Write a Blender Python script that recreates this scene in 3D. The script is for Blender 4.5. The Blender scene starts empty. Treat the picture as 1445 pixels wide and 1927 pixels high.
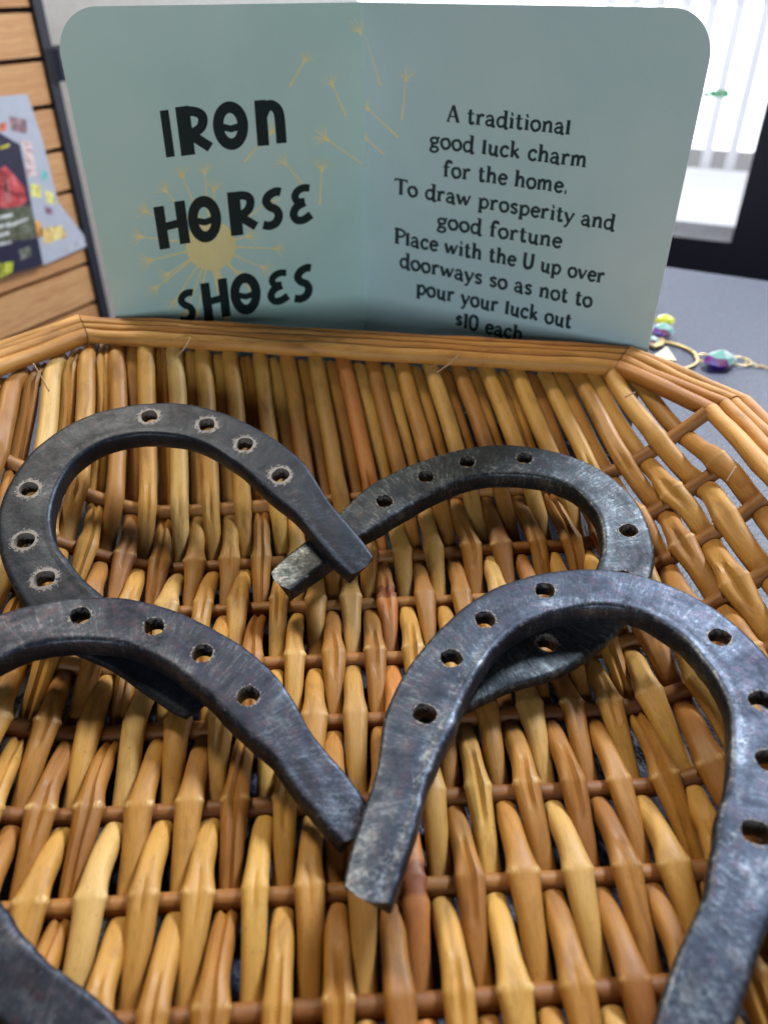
import bpy, bmesh, math, random
import numpy as np
from mathutils import Vector, noise
random.seed(7); rng = np.random.default_rng(11)
D = bpy.data; SC = bpy.context.scene; COL = SC.collection
CM = 0.01
# ------------------------------------------------------------------ camera
H = 22.7                      # lens height above the woven floor, cm
F, CX, CY, P = 1430.0, 722.5, 963.5, math.radians(35.1)
cam = D.cameras.new('camera'); camo = D.objects.new('camera', cam); COL.objects.link(camo)
camo.location = (0, 0, H*CM); camo.rotation_euler = (math.pi/2-P, 0, 0)
cam.sensor_fit = 'VERTICAL'; cam.sensor_height = 7.317; cam.lens = 5.43
cam.clip_start = 0.01; cam.clip_end = 60
cam.dof.use_dof = True; cam.dof.focus_distance = 0.318; cam.dof.aperture_fstop = 1.8
SC.camera = camo
# ------------------------------------------------------------------ world, lamps, exposure
w = D.worlds.new('World'); SC.world = w; w.use_nodes = True
bg = w.node_tree.nodes['Background']; bg.inputs[0].default_value = (0.62, 0.72, 0.9, 1); bg.inputs[1].default_value = 0.008
SC.view_settings.view_transform = 'Standard'; SC.view_settings.look = 'None'; SC.view_settings.exposure = 0.0; SC.view_settings.gamma = 1.0
def area(name, loc, target, size, size_y, power, color):
    l = D.lights.new(name, 'AREA'); l.shape = 'RECTANGLE'; l.size = size; l.size_y = size_y; l.energy = power; l.color = color
    o = D.objects.new(name, l); COL.objects.link(o); o.location = Vector(loc)*CM
    o.rotation_euler = (Vector(target)-Vector(loc)).to_track_quat('-Z', 'Y').to_euler(); return l
area('window_light', (82, 118, 128), (0, 20, 0), 0.32, 0.28, 41, (0.88, 0.94, 1.0))
area('ceiling_light', (-58, 102, 132), (0, 22, 0), 0.24, 0.24, 18, (1.0, 0.86, 0.62))
area('card_fill', (-10, -150, 52), (0, 60, 26), 0.9, 0.4, 2.8, (0.9, 0.97, 1.0)).spread = math.radians(75)  # added low fill lamp behind the camera, spread narrowed to brighten the card
# ------------------------------------------------------------------ helpers
fwv = np.array([0, math.cos(P), -math.sin(P)]); upv = np.array([0, math.sin(P), math.cos(P)])
CAMP = np.array([0, 0, H])
def ray(x, y): return fwv*F + np.array([1., 0, 0])*(x-CX) - upv*(y-CY)
def hit(x, y, p0, n):
    d = ray(x, y); return CAMP + d*(np.dot(np.asarray(p0)-CAMP, n)/np.dot(d, n))
def tag(o, label=None, cat=None, group=None, kind=None):
    for k, v in (('label', label), ('category', cat), ('group', group), ('kind', kind)):
        if v: o[k] = v
    return o
def empty(name, loc=(0, 0, 0)):
    o = D.objects.new(name, None); COL.objects.link(o); o.location = Vector([float(c) for c in loc])*CM; o.empty_display_size = .02; return o
def mesh(name, verts, faces, mats, parent=None, smooth=False, sharp=None, fm=None, data_name=None):
    """verts in world cm; child meshes are stored relative to their thing's base"""
    off = np.array(parent.location)/CM if parent and parent.type == 'EMPTY' else np.zeros(3)
    if parent and parent.type != 'EMPTY':
        q = parent
        while q.parent: q = q.parent
        off = np.array(q.location)/CM
    V = (np.asarray(verts, float)-off)*CM
    m = D.meshes.new(name); m.from_pydata(V.tolist(), [], [tuple(int(i) for i in f) for f in faces])
    for x in (mats if isinstance(mats, (list, tuple)) else [mats]): m.materials.append(x)
    if fm is not None: m.polygons.foreach_set('material_index', fm)
    m.validate(); m.update()
    if smooth:
        m.polygons.foreach_set('use_smooth', [True]*len(m.polygons))
        if sharp: m.set_sharp_from_angle(angle=math.radians(sharp))
    o = D.objects.new(name, m); COL.objects.link(o)
    if parent: o.parent = parent
    return o
class MB:
    def __init__(s): s.v = []; s.f = []; s.m = []
    def add(s, v, f, mi=0):
        b = len(s.v); s.v += [tuple(map(float, p)) for p in v]; s.f += [tuple(i+b for i in q) for q in f]; s.m += [mi]*len(f)
    def box(s, p0, ex, ey, ez, mi=0):
        p0, ex, ey, ez = map(np.asarray, (p0, ex, ey, ez))
        v = [p0+a*ex+b*ey+c*ez for c in (0, 1) for b in (0, 1) for a in (0, 1)]
        s.add(v, [(0, 2, 3, 1), (4, 5, 7, 6), (0, 1, 5, 4), (2, 6, 7, 3), (0, 4, 6, 2), (1, 3, 7, 5)], mi)
    def tube(s, pts, r, n=8, mi=0, caps=True):
        pts = [np.asarray(p, float) for p in pts]; K = len(pts); rs = r if isinstance(r, (list, tuple, np.ndarray)) else [r]*K
        v = []; a = None
        for i, p in enumerate(pts):
            t = pts[min(i+1, K-1)]-pts[max(i-1, 0)]; t = t/np.linalg.norm(t)
            if a is None: a = np.cross(t, [0, 0, 1] if abs(t[2]) < .9 else [1, 0, 0])
            a = a-t*np.dot(a, t); a /= np.linalg.norm(a); b = np.cross(t, a)
            for j in range(n): q = 2*math.pi*j/n; v.append(p+rs[i]*(a*math.cos(q)+b*math.sin(q)))
        f = [(i*n+j, i*n+(j+1) % n, (i+1)*n+(j+1) % n, (i+1)*n+j) for i in range(K-1) for j in range(n)]
        if caps: f += [tuple(range(n))[::-1], tuple(range((K-1)*n, K*n))]
        s.add(v, f, mi)
    def build(s, name, mats, parent=None, smooth=False, sharp=None): return mesh(name, s.v, s.f, mats, parent, smooth, sharp, s.m)
# ------------------------------------------------------------------ materials
class N:
    def __init__(s, name):
        s.m = D.materials.new(name); s.m.use_nodes = True; s.t = s.m.node_tree; s.b = s.t.nodes['Principled BSDF']
    def n(s, typ, **kw):
        x = s.t.nodes.new(typ)
        for k, v in kw.items():
            if k[0] == 'i' and k[1:].isdigit(): x.inputs[int(k[1:])].default_value = v
            else: setattr(x, k, v)
        return x
    def l(s, a, b): s.t.links.new(a, b)
    def coord(s, scale=(1, 1, 1), out='Object'):
        c = s.n('ShaderNodeTexCoord'); m = s.n('ShaderNodeMapping'); m.inputs['Scale'].default_value = [100*q for q in scale]; s.l(c.outputs[out], m.inputs[0]); return m.outputs[0]
    def noise(s, vec, scale, detail=4, rough=.6, dist=0):
        x = s.n('ShaderNodeTexNoise'); s.l(vec, x.inputs['Vector']); x.inputs['Scale'].default_value = scale; x.inputs['Detail'].default_value = detail; x.inputs['Roughness'].default_value = rough; x.inputs['Distortion'].default_value = dist; return x.outputs['Fac']
    def ramp(s, fac, stops):
        x = s.n('ShaderNodeValToRGB'); s.l(fac, x.inputs[0]); e = x.color_ramp.elements
        while len(e) < len(stops): e.new(.5)
        for q, (p, c) in zip(e, stops): q.position = p; q.color = (c if len(c) == 4 else (*c, 1)) if isinstance(c, tuple) else (c, c, c, 1)
        return x.outputs[0]
    def mix(s, fac, a, b, mode='MIX'):
        x = s.n('ShaderNodeMix', data_type='RGBA', blend_type=mode)
        for v, i in ((fac, 0), (a, 6), (b, 7)):
            if isinstance(v, (float, int)): x.inputs[i].default_value = v
            elif isinstance(v, tuple): x.inputs[i].default_value = (*v, 1)
            else: s.l(v, x.inputs[i])
        return x.outputs[2]
    def math(s, op, a, b=None, c=None):
        x = s.n('ShaderNodeMath', operation=op)
        for i, v in enumerate((a, b, c)):
            if v is None: continue
            if isinstance(v, (float, int)): x.inputs[i].default_value = v
            else: s.l(v, x.inputs[i])
        return x.outputs[0]
    def bump(s, h, strength, dist, prev=None):
        x = s.n('ShaderNodeBump'); x.inputs['Strength'].default_value = strength; x.inputs['Distance'].default_value = dist*CM; s.l(h, x.inputs['Height'])
        if prev is not None: s.l(prev, x.inputs['Normal'])
        return x.outputs[0]
    def set(s, **kw):
        for k, v in kw.items():
            i = s.b.inputs[k.replace('_', ' ')]
            if isinstance(v, (float, int)): i.default_value = v
            elif isinstance(v, tuple): i.default_value = v if len(v) == 4 else (*v, 1)
            else: s.l(v, i)
        return s
def flat(name, c, rough=.6, metal=0., **kw):
    q = N(name); v = q.coord(); q.set(Base_Color=q.mix(.25, c, q.ramp(q.noise(v, .7), [(.3, tuple(x*.75 for x in c)), (.7, tuple(min(1, x*1.2) for x in c))])), Roughness=rough, Metallic=metal, **kw); return q.m

def reed_material(name, lo, mid, hi, fs=.6):
    q = N(name)
    oi = q.n('ShaderNodeObjectInfo'); at = q.n('ShaderNodeAttribute', attribute_name='fibre'); vec = at.outputs['Vector']
    # shift the pattern by the reed's own random number
    add = q.n('ShaderNodeVectorMath', operation='ADD'); q.l(vec, add.inputs[0]); sc = q.n('ShaderNodeVectorMath', operation='SCALE'); sc.inputs[0].default_value = (13.7, 31.1, 7.3); q.l(oi.outputs['Random'], sc.inputs['Scale']); q.l(sc.outputs[0], add.inputs[1])
    v = add.outputs[0]
    def m(scale):
        x = q.n('ShaderNodeMapping'); x.inputs['Scale'].default_value = scale; q.l(v, x.inputs[0]); return x.outputs[0]
    big = q.noise(m((.25, .25, .25)), 1.0, 2, .5)
    base = q.math('ADD', q.math('MULTIPLY', oi.outputs['Random'], .5), q.math('MULTIPLY', big, .62))
    col = q.ramp(base, [(.22, lo), (.52, mid), (.88, hi)])
    fib = q.noise(m((26, .9, 26)), 1.0, 4, .65)
    col = q.mix(fs, col, q.ramp(fib, [(.28, .58), (.5, .97), (.72, 1.12)]), 'MULTIPLY')
    spot = q.noise(m((9, 5, 9)), 1.0, 3, .7)
    col = q.mix(q.ramp(spot, [(.63, 0.), (.75, .8)]), col, (.13, .05, .015))
    patch = q.noise(m((1.6, .45, 1.6)), 1.0, 3, .6, .6)
    col = q.mix(q.ramp(patch, [(.52, 0.), (.75, .55)]), col, tuple(x*.55 for x in lo))
    sx = q.n('ShaderNodeSeparateXYZ'); q.l(vec, sx.inputs[0]); edge = q.math('ABSOLUTE', sx.outputs[0])
    cr = q.n('ShaderNodeAttribute', attribute_name='crease').outputs['Fac']
    col = q.mix(q.math('MULTIPLY', q.math('MULTIPLY', q.ramp(cr, [(.35, 0.), (1., 1.)]), q.ramp(edge, [(.16, .12), (.36, 1.)])), q.ramp(spot, [(.38, .0), (.6, .8)])), col, (.78, .56, .24))
    col = q.mix(q.ramp(q.math('MULTIPLY', cr, -1.), [(.3, 0.), (.8, .8)]), col, (.16, .035, .01))
    q.set(Base_Color=col, Roughness=q.ramp(fib, [(.3, .42), (.7, .66)]), Specular_IOR_Level=.42, Coat_Weight=.05, Coat_Roughness=.35)
    q.set(Normal=q.bump(fib, .35, .03, q.bump(patch, .3, .05)))
    return q.m
M_REED = reed_material('reed_honey', (.22, .075, .014), (.41, .190, .036), (.58, .335, .080))
M_BAR = reed_material('reed_brown', (.15, .05, .012), (.28, .11, .024), (.40, .19, .045))
M_RIM = reed_material('reed_rim', (.24, .080, .015), (.43, .18, .036), (.62, .34, .09), .35)
M_PALE = reed_material('reed_pale', (.36, .18, .042), (.48, .27, .07), (.62, .40, .14))
M_BROKEN = reed_material('reed_torn', (.30, .085, .020), (.44, .16, .036), (.55, .26, .07))

def iron_material(name, dark, light, shine, tint, metal=.85, r0=.28, r1=.55, bs=.22, wk=.45):
    q = N(name)
    at = q.n('ShaderNodeAttribute', attribute_name='flow'); fl = at.outputs['Vector']; bu = q.n('ShaderNodeAttribute', attribute_name='burr').outputs['Fac']
    obj = q.coord()
    def m(scale):
        x = q.n('ShaderNodeMapping'); x.inputs['Scale'].default_value = scale; q.l(fl, x.inputs[0]); return x.outputs[0]
    big = q.noise(obj, .55, 5, .62); med = q.noise(obj, 2.3, 5, .7); fine = q.noise(obj, 14, 4, .75)
    brush = q.noise(m((11, 1.1, 2)), 1.0, 5, .72, .4); scr = q.noise(m((1.0, 16, 2)), 1.0, 3, .6)
    f = q.math('ADD', q.math('MULTIPLY', big, .62), q.math('MULTIPLY', med, .38))
    col = q.ramp(f, [(.36, dark), (.56, light), (.68, shine)])
    col = q.mix(q.ramp(med, [(.50, 0.), (.66, .75)]), col, tint)
    worn = q.math('MULTIPLY', q.ramp(q.math('ADD', q.math('MULTIPLY', brush, .5+bs), q.math('MULTIPLY', q.noise(obj, 6, 4, .75), .5-bs)), [(.50, 0.), (.62, 1.)]), q.ramp(big, [(.40, 0.), (.58, wk)]))
    col = q.mix(worn, col, tuple(min(1, x*1.5+.05) for x in shine))
    fz = q.n('ShaderNodeSeparateXYZ'); q.l(fl, fz.inputs[0])
    wear = q.math('MULTIPLY', q.ramp(q.math('ADD', fz.outputs[2], .5), [(.36, 0.), (.43, 1.), (.475, 1.), (.497, 0.)]), q.ramp(q.noise(obj, 3.5, 6, .8), [(.50, 0.), (.64, .42)]))
    col = q.mix(wear, col, tuple(min(1, x*1.3+.05) for x in shine))
    burr = q.ramp(q.math('ADD', bu, q.math('MULTIPLY', q.math('SUBTRACT', q.noise(obj, 7, 5, .8), .5), 3.2)), [(.50, 0.), (.60, 1.)])
    col = q.mix(q.math('MULTIPLY', burr, .8), col, (.30, .28, .27))
    rough = q.math('ADD', q.ramp(f, [(.35, r1), (.7, r0)]), q.math('MULTIPLY', q.math('SUBTRACT', fine, .5), .25))
    rough = q.math('ADD', rough, q.math('MULTIPLY', burr, .18))
    q.set(Base_Color=col, Metallic=metal, Roughness=rough)
    nb = q.bump(big, .35, .10); nb = q.bump(brush, bs*.7, .022, nb); nb = q.bump(med, .4, .04, nb); nb = q.bump(scr, .08, .012, nb); nb = q.bump(fine, .45, .012, nb)
    nb = q.bump(burr, .6, .03, nb)
    q.set(Normal=nb); return q.m
M_IRON = {'A': iron_material('iron_dark', (.006, .009, .018), (.015, .023, .039), (.035, .05, .075), (.022, .018, .032), .6, .38, .55, .12, .15),
          'B': iron_material('iron_bright', (.014, .017, .024), (.034, .043, .054), (.21, .245, .27), (.035, .026, .034), .8, .34, .56, .13, .3),
          'C': iron_material('iron_blue', (.015, .020, .036), (.042, .056, .084), (.25, .29, .34), (.05, .034, .055), .8, .34, .56, .06, .2),
          'D': iron_material('iron_purple', (.011, .013, .024), (.030, .038, .058), (.11, .14, .18), (.042, .024, .038), .8, .36, .58, .12, .3)}
# ------------------------------------------------------------------ the table and the room behind (the surface and background seen)
def vplane_dir(ang):  # unit direction in plan, ang degrees from +x
    a = math.radians(ang); return np.array([math.cos(a), math.sin(a), 0.])
TZ = -1.15
q = N('table_cloth'); v = q.coord()
vo = q.n('ShaderNodeTexVoronoi'); q.l(v, vo.inputs['Vector']); vo.inputs['Scale'].default_value = 5.5
wv = q.noise(q.coord((1.5, 7, 1)), 1.5, 3)
q.set(Base_Color=q.ramp(q.math('ADD', q.math('MULTIPLY', vo.outputs['Distance'], .6), q.math('MULTIPLY', wv, .6)), [(.25, (.008, .012, .030)), (.6, (.022, .032, .072)), (.85, (.045, .062, .125))]), Roughness=.5, Specular_IOR_Level=.55)
q.set(Normal=q.bump(vo.outputs['Distance'], .6, .05, q.bump(wv, .4, .05)))
M_CLOTH = q.m
e1 = hit(1260, 505, (0, 0, TZ), np.array([0, 0, 1.])); e2 = hit(1445, 531, (0, 0, TZ), np.array([0, 0, 1.]))
ed = (e2-e1)/np.linalg.norm(e2-e1)
tA = e1-ed*75; tB = e2+ed*45
b = MB(); pts = [(-48, -30), (tB[0]+8, -30), (tB[0], tB[1]), (-6, tA[1]-16), (-20, 57), (-48, 54)]
b.v = [(x, y, TZ) for x, y in pts]+[(x, y, TZ-3.) for x, y in pts]; n_ = len(pts)
b.f = [tuple(range(n_)), tuple(range(2*n_-1, n_-1, -1))]+[(i, i+n_, (i+1) % n_+n_, (i+1) % n_) for i in range(n_)]; b.m = [0]*len(b.f)
tag(b.build('table_top', M_CLOTH), kind='structure')
M_FLOOR = flat('floor_grey', (.07, .07, .08), .6)
b = MB(); b.box((-400, -200, -76), (900, 0, 0), (0, 1100, 0), (0, 0, 1)); tag(b.build('floor', M_FLOOR), kind='structure')
# back wall with the shop window
wd = vplane_dir(-24); wn = np.array([-wd[1]*-1*-1, wd[0], 0.]); wn = np.array([math.sin(math.radians(24)), math.cos(math.radians(24)), 0.])  # pointing away from the camera
W0 = CAMP+ray(1375, 452)*(185/ray(1375, 452)[1])   # inner corner of the frame
def wp(x, y, back=0.): return hit(x, y, W0+wn*back, wn)
def wq(u, z, back=0.): return np.array([W0[0], W0[1], 0])+wd*u+np.array([0, 0, z])+wn*back
zc = W0[2]; top = zc+150
M_WALL = flat('wall_white', (.82, .82, .86), .8)
b = MB(); b.box(wq(-420, -76, 0), wd*300, wn*12, (0, 0, 260)); tag(b.build('back_wall', M_WALL), kind='structure')
M_FRAME = flat('frame_black', (.008, .010, .022), .45)
win = empty('shop_window', wq(-60, -76)); tag(win, 'black framed shop window looking out on a bright railing, right of the card', 'window')
for nm, u0, u1, z0, z1 in (('frame_rail', -120, 40, zc-14, zc), ('frame_stile', 0, 24, zc+.02, top), ('frame_stile', -120, -108, zc+.02, top), ('frame_head', -120, 40, top+.02, top+12), ('apron_panel', -120, 40, -76, zc-14.02)):
    b = MB(); b.box(wq(u0, z0, -2), wd*(u1-u0), wn*6, (0, 0, z1-z0)); o = b.build(nm, M_FRAME, win)
q = N('window_glass'); q.set(Base_Color=(1., 1., 1.), Roughness=.0, Transmission_Weight=1., IOR=1.0); M_GLASS = q.m
b = MB(); b.box(wq(-108, zc, 2), wd*108, wn*.4, (0, 0, 150)); b.build('glass_pane', M_GLASS, win)
p = wp(1332, 176, 1.2); st = MB()
M_GREEN = flat('sticker_green', (.05, .55, .22), .5)
for i, (x0, x1, h_) in enumerate(((1322, 1332, 10), (1334, 1346, 13), (1348, 1356, 14), (1358, 1370, 13))):
    st.add([wp(x0, 182, 1.5), wp(x1, 184, 1.5), wp(x1+2, 184-h_, 1.5), wp(x0+2, 182-h_, 1.5)], [(0, 1, 2, 3)])
st.build('window_sticker', M_GREEN, win)['kind'] = 'stuff'
# outside: railing, ledge, bright sky
def emis(name, c, s):
    q = N(name); q.set(Base_Color=(0., 0., 0.), Emission_Color=c, Emission_Strength=s); return q.m
M_RAIL = flat('railing_paint', (.92, .92, .97), .5)
rl = empty('porch_railing', wq(-60, -76, 150)); tag(rl, 'pale upright porch railing seen out of focus through the shop window', 'railing')
def op(x, y, back=150): return wp(x, y, back)
base = op(1322, 318); base2 = op(1368, 322)
bu = [np.dot(base-W0, wd), np.dot(base2-W0, wd)]; step = bu[1]-bu[0]
for i in range(-5, 4):
    u = bu[0]+i*step; b = MB(); b.box(wq(u-1.6, base[2]-2, 150), wd*3.6, wn*3, (0, 0, 150)); b.build('baluster', M_RAIL, rl)
b = MB(); b.box(wq(-250, op(1330, 348)[2], 149), wd*420, wn*6, (0, 0, op(1330, 322)[2]-op(1330, 348)[2])); b.build('bottom_rail', flat('rail_warm', (.50, .46, .45), .6), rl)
b = MB(); b.box(wq(-250, op(1400, 4)[2], 149), wd*420, wn*6, (0, 0, 8)); b.build('top_rail', M_RAIL, rl)
M_LEDGE = flat('ledge_white', (.85, .85, .9), .7)
b = MB(); b.box(wq(-250, op(1330, 440, 60)[2], 60), wd*420, wn*86, (0, 0, 3)); b.box(wq(-250, op(1330, 378, 146)[2]-2, 147), wd*420, wn*5, (0, 0, 3)); tag(b.build('porch_floor', M_LEDGE), kind='structure')
b = MB(); c0 = wq(-900, -300, 420); b.add([c0, c0+wd*1700, c0+wd*1700+np.array([0, 0, 1000]), c0+np.array([0, 0, 1000])], [(0, 1, 2, 3)])
tag(b.build('sky', emis('sky_glow', (.93, .96, 1., 1), 3.0)), kind='structure')
area('daylight', wq(-40, zc+120, 30), wq(-40, zc, 150), 2.0, 1.0, 22, (.9, .95, 1.))
# ------------------------------------------------------------------ slatted display, left
bd = np.array([math.sin(math.radians(26.7)), math.cos(math.radians(26.7)), 0.])       # runs away to the right
bn = np.array([-bd[1], bd[0], 0.])                                                     # into the display, away from the viewer
pb = hit(203, 612, (0, 0, TZ), np.array([0, 0, 1.]))
B0 = np.array([pb[0], pb[1], 0]); B0 = B0*(112/B0[1]); B0[2] = 0
def bq(px, py, fwd=0.): return hit(px, py, B0-bn*fwd, bn)
def make_wood(name, a, c):
    q = N(name); oi = q.n('ShaderNodeObjectInfo'); v = q.coord()
    mp = q.n('ShaderNodeMapping'); mp.inputs['Rotation'].default_value = (0, 0, math.radians(-63.3)); q.l(v, mp.inputs[0])
    m2 = q.n('ShaderNodeMapping'); m2.inputs['Scale'].default_value = (.12, 1.2, 1.6); q.l(mp.outputs[0], m2.inputs[0])
    ad = q.n('ShaderNodeVectorMath', operation='ADD'); q.l(m2.outputs[0], ad.inputs[0]); cb = q.n('ShaderNodeCombineXYZ'); q.l(q.math('MULTIPLY', oi.outputs['Random'], 40.), cb.inputs[2]); q.l(cb.outputs[0], ad.inputs[1])
    g = q.noise(ad.outputs[0], 1.5, 5, .65, .8)
    col = q.mix(q.math('MULTIPLY', oi.outputs['Random'], .5), q.ramp(g, [(.3, a), (.55, c), (.8, tuple(min(1, x*1.25) for x in c))]), a)
    q.set(Base_Color=col, Roughness=.5, Normal=q.bump(g, .3, .05)); return q.m
M_PINE = make_wood('pine_slat', (.44, .19, .07), (.62, .34, .15))
disp = empty('slatted_display', B0+np.array([0, 0, -75])); tag(disp, 'pine slat display board with black metal post, left behind the tray', 'display stand')
rows = [(66, -78), (60, 18), (80, 111), (97, 200), (117, 281), (133, 360), (148, 432), (163, 497), (183, 567), (198, 634)]
zs = [bq(x, y)[2] for x, y in rows]
Lb = 55.; zs += [zs[-1]-(zs[-3]-zs[-1])/2*j for j in range(1, 9)]
for i in range(len(zs)-1):
    z1, z0 = zs[i]-.32, zs[i+1]+.32
    if z1 < z0+.2: continue
    b = MB(); b.box(B0-bd*Lb+np.array([0, 0, z0]), bd*(Lb-1.2), bn*2.0, (0, 0, z1-z0)); b.build('slat', M_PINE, disp)
b = MB(); b.box(B0-bd*Lb+bn*2.3+np.array([0, 0, -75]), bd*(Lb+.0), bn*.8, (0, 0, zs[0]+75)); b.build('backing_board', flat('backing_dark', (.10, .055, .04), .7), disp)
b = MB(); b.box(B0-bd*1.1-bn*.5+np.array([0, 0, -75]), bd*1.5, bn*2.4, (0, 0, zs[0]+75)); b.build('metal_post', M_FRAME, disp)
zb = bq(100, 122)[2]
b = MB(); b.tube([B0+bd*.6+bn*.4+np.array([0, 0, zb-1.8]), B0+bd*.6+bn*.4+np.array([0, 0, zb+1.8])], 1.7, 12); b.box(B0+bd*.4-bn*.2+np.array([0, 0, zb-1.8]), bd*3.2, bn*1.2, (0, 0, 3.8)); b.build('bracket', M_FRAME, disp)
# grey-white wall panel right behind the post
b = MB(); b.box(np.array([-90., 165, -76]), (85, 16, 0), (-.6, 3, 0), (0, 0, 210)); 
tag(b.build('wall_panel', M_WALL), kind='structure')
# leaflets hung on the slats: papers with print patches, each at its place on the board
def paper(root, quad, fwd, mat, name='sheet', th=.03):
    a = [bq(x, y, fwd) for x, y in quad]; c = [bq(x, y, fwd-th) for x, y in quad]; k = len(a)
    b = MB(); b.add(a+c, [tuple(range(k)), tuple(range(2*k-1, k-1, -1))]+[(i, i+k, (i+1) % k+k, (i+1) % k) for i in range(k)]); return b.build(name, mat, root)
M_PAPER = flat('paper_white', (.44, .46, .55), .6)
def ink(c):
    q = N('printed_ink'); v = q.coord(); g = q.noise(v, .55, 5, .7, 1.2)
    q.set(Base_Color=q.ramp(g, [(.36, tuple(x*.25 for x in c)), (.5, c), (.66, tuple(min(.8, x*1.2+.10) for x in c))]), Roughness=.5); return q.m
def blot(name, quad, fwd, col, parent): return paper(parent, quad, fwd, ink(col), name, .01)
fly = empty('leaflet', bq(90, 470, .5)); tag(fly, 'white leaflet with pale pink and yellow print, curling off the pine slats', 'leaflet', 'papers on the slatted display')
sh = paper(fly, [(-40, 185), (52, 177), (80, 260), (110, 380), (172, 460), (88, 497), (-40, 520)], .45, M_PAPER)
for nm, qd, c in (('print_patch', [(18, 218), (50, 225), (52, 252), (22, 245)], (.28, .16, .18)), ('print_patch', [(0, 232), (14, 230), (12, 246), (0, 248)], (.75, .18, .10)),
                  ('print_patch', [(40, 262), (60, 268), (70, 330), (54, 335)], (.75, .55, .55)), ('print_patch', [(58, 345), (76, 348), (80, 372), (60, 370)], (.80, .72, .18)), ('print_patch', [(84, 358), (100, 362), (106, 385), (90, 382)], (.82, .76, .22)),
                  ('print_patch', [(80, 320), (90, 325), (90, 338), (78, 336)], (.10, .42, .42)), ('print_patch', [(84, 388), (98, 392), (100, 404), (88, 402)], (.30, .14, .22)),
                  ('print_patch', [(66, 415), (76, 416), (84, 445), (72, 447)], (.85, .40, .10)), ('print_patch', [(78, 430), (118, 424), (126, 446), (84, 460)], (.80, .55, .20)), ('print_patch', [(120, 468), (155, 452), (157, 456), (123, 473)], (.45, .45, .5))):
    blot(nm, qd, .47, c, sh)
pos = empty('poster', bq(20, 530, .9)); tag(pos, 'dark glossy poster with red centre, hung over the white leaflet at the left edge', 'poster', 'papers on the slatted display')
sh = paper(pos, [(-40, 262), (0, 250), (38, 272), (52, 340), (58, 375), (82, 498), (-40, 535)], .85, flat('poster_navy', (.02, .018, .05), .35))
for qd, c in (([(0, 318), (10, 312), (28, 330), (46, 352), (52, 378), (40, 388), (0, 392)], (.50, .05, .06)), ([(6, 330), (16, 335), (22, 380), (10, 384)], (.70, .25, .25)), ([(0, 276), (20, 270), (18, 276), (0, 282)], (.55, .5, .05)),
              ([(-5, 396), (60, 384), (70, 448), (-5, 458)], (.09, .10, .06)), ([(-2, 496), (26, 492), (24, 512), (0, 524)], (.50, .52, .05)), ([(36, 470), (58, 462), (62, 482), (40, 490)], (.12, .13, .10))):
    blot('print_patch', qd, .88, c, sh)
for i in range(4):
    y0 = 404+i*17
    blot('print_line', [(-2, y0+3), (24-3*i % 7, y0-3), (24-3*i % 7, y0+3), (-2, y0+9)], .90, (.62, .64, .66), sh)
blot('print_line', [(14, 424), (54, 408), (54, 414), (14, 430)], .90, (.5, .52, .5), sh)
# ------------------------------------------------------------------ the folded card
def gp(px, Y): d = ray(px, 20); r = d*(Y/d[1]); return np.array([r[0], Y, 0.])
CL = gp(97, 41.6); CF = gp(683, 50.0); CR = gp(1354, 39.4)
ZT = 21.62
pd = {'L': (CF-CL)/np.linalg.norm(CF-CL), 'R': (CR-CF)/np.linalg.norm(CR-CF)}
pn = {k: np.array([v[1], -v[0], 0.]) for k, v in pd.items()}          # towards the viewer
def card_material(name, c, c2):
    q = N(name); v = q.coord(); g = q.noise(v, 28, 3, .7); f2 = q.noise(q.coord((1, 1, .12)), 6, 3)
    q.set(Base_Color=q.mix(q.ramp(q.noise(v, .12, 3), [(.35, 0.), (.65, 1.)]), q.mix(.3, c, q.ramp(g, [(.35, .15), (.65, .5)]), 'OVERLAY'), c2), Roughness=.55, Normal=q.bump(g, .25, .01, q.bump(f2, .1, .01))); return q.m
M_CARDL = card_material('card_sage', (.52, .73, .71), (.55, .75, .73)); M_CARDR = card_material('card_slate', (.52, .70, .74), (.55, .72, .76))
M_EDGE = flat('card_core', (.85, .85, .85), .7)
card = empty('folded_card', (CF[0], CF[1], TZ)); tag(card, 'sage green folded sign card reading IRON HORSE SHOES, standing behind the tray', 'sign card')
def panel(side):
    P0 = CL if side == 'L' else CF; d = pd[side]; Wd = np.linalg.norm((CF-CL) if side == 'L' else (CR-CF)); n = pn[side]; r = 2.0
    o = []
    if side == 'L':
        o = [(0, TZ+.02)]+[(r-r*math.cos(a), ZT-r+r*math.sin(a)) for a in np.linspace(0, math.pi/2, 14)]+[(Wd, ZT), (Wd, TZ+.02)]
    else:
        o = [(0.0, TZ+.02), (0.0, ZT)]+[(Wd-r+r*math.sin(a), ZT-r+r*math.cos(a)) for a in np.linspace(0, math.pi/2, 14)]+[(Wd, TZ+.02)]
    k = len(o); front = [P0+d*u+np.array([0, 0, z]) for u, z in o]; back = [p-n*.05 for p in front]
    m = MB(); m.add(front+back, [tuple(range(k))[::-1]], 0); m.f += [tuple(range(k, 2*k))]+[(i, (i+1) % k, (i+1) % k+k, i+k) for i in range(k)]; m.m += [1]+[0 if abs(o[i][0]-(Wd if side == 'L' else 0)) < .05 and abs(o[(i+1) % k][0]-(Wd if side == 'L' else 0)) < .05 else 1 for i in range(k)]
    return m.build('card_panel', [M_CARDL if side == 'L' else M_CARDR, M_EDGE], card)
panL, panR = panel('L'), panel('R')
def cpt(side, x, y, lift): return hit(x, y, (CF if side == 'R' else CL)+pn[side]*lift, pn[side])
VP = np.array([703., 2997.])
M_INK = flat('ink_dark', (.006, .018, .020), .5); M_INK2 = flat('ink_slate', (.012, .035, .042), .55)
M_GOLD = flat('print_straw', (.92, .80, .40), .6)
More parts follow.
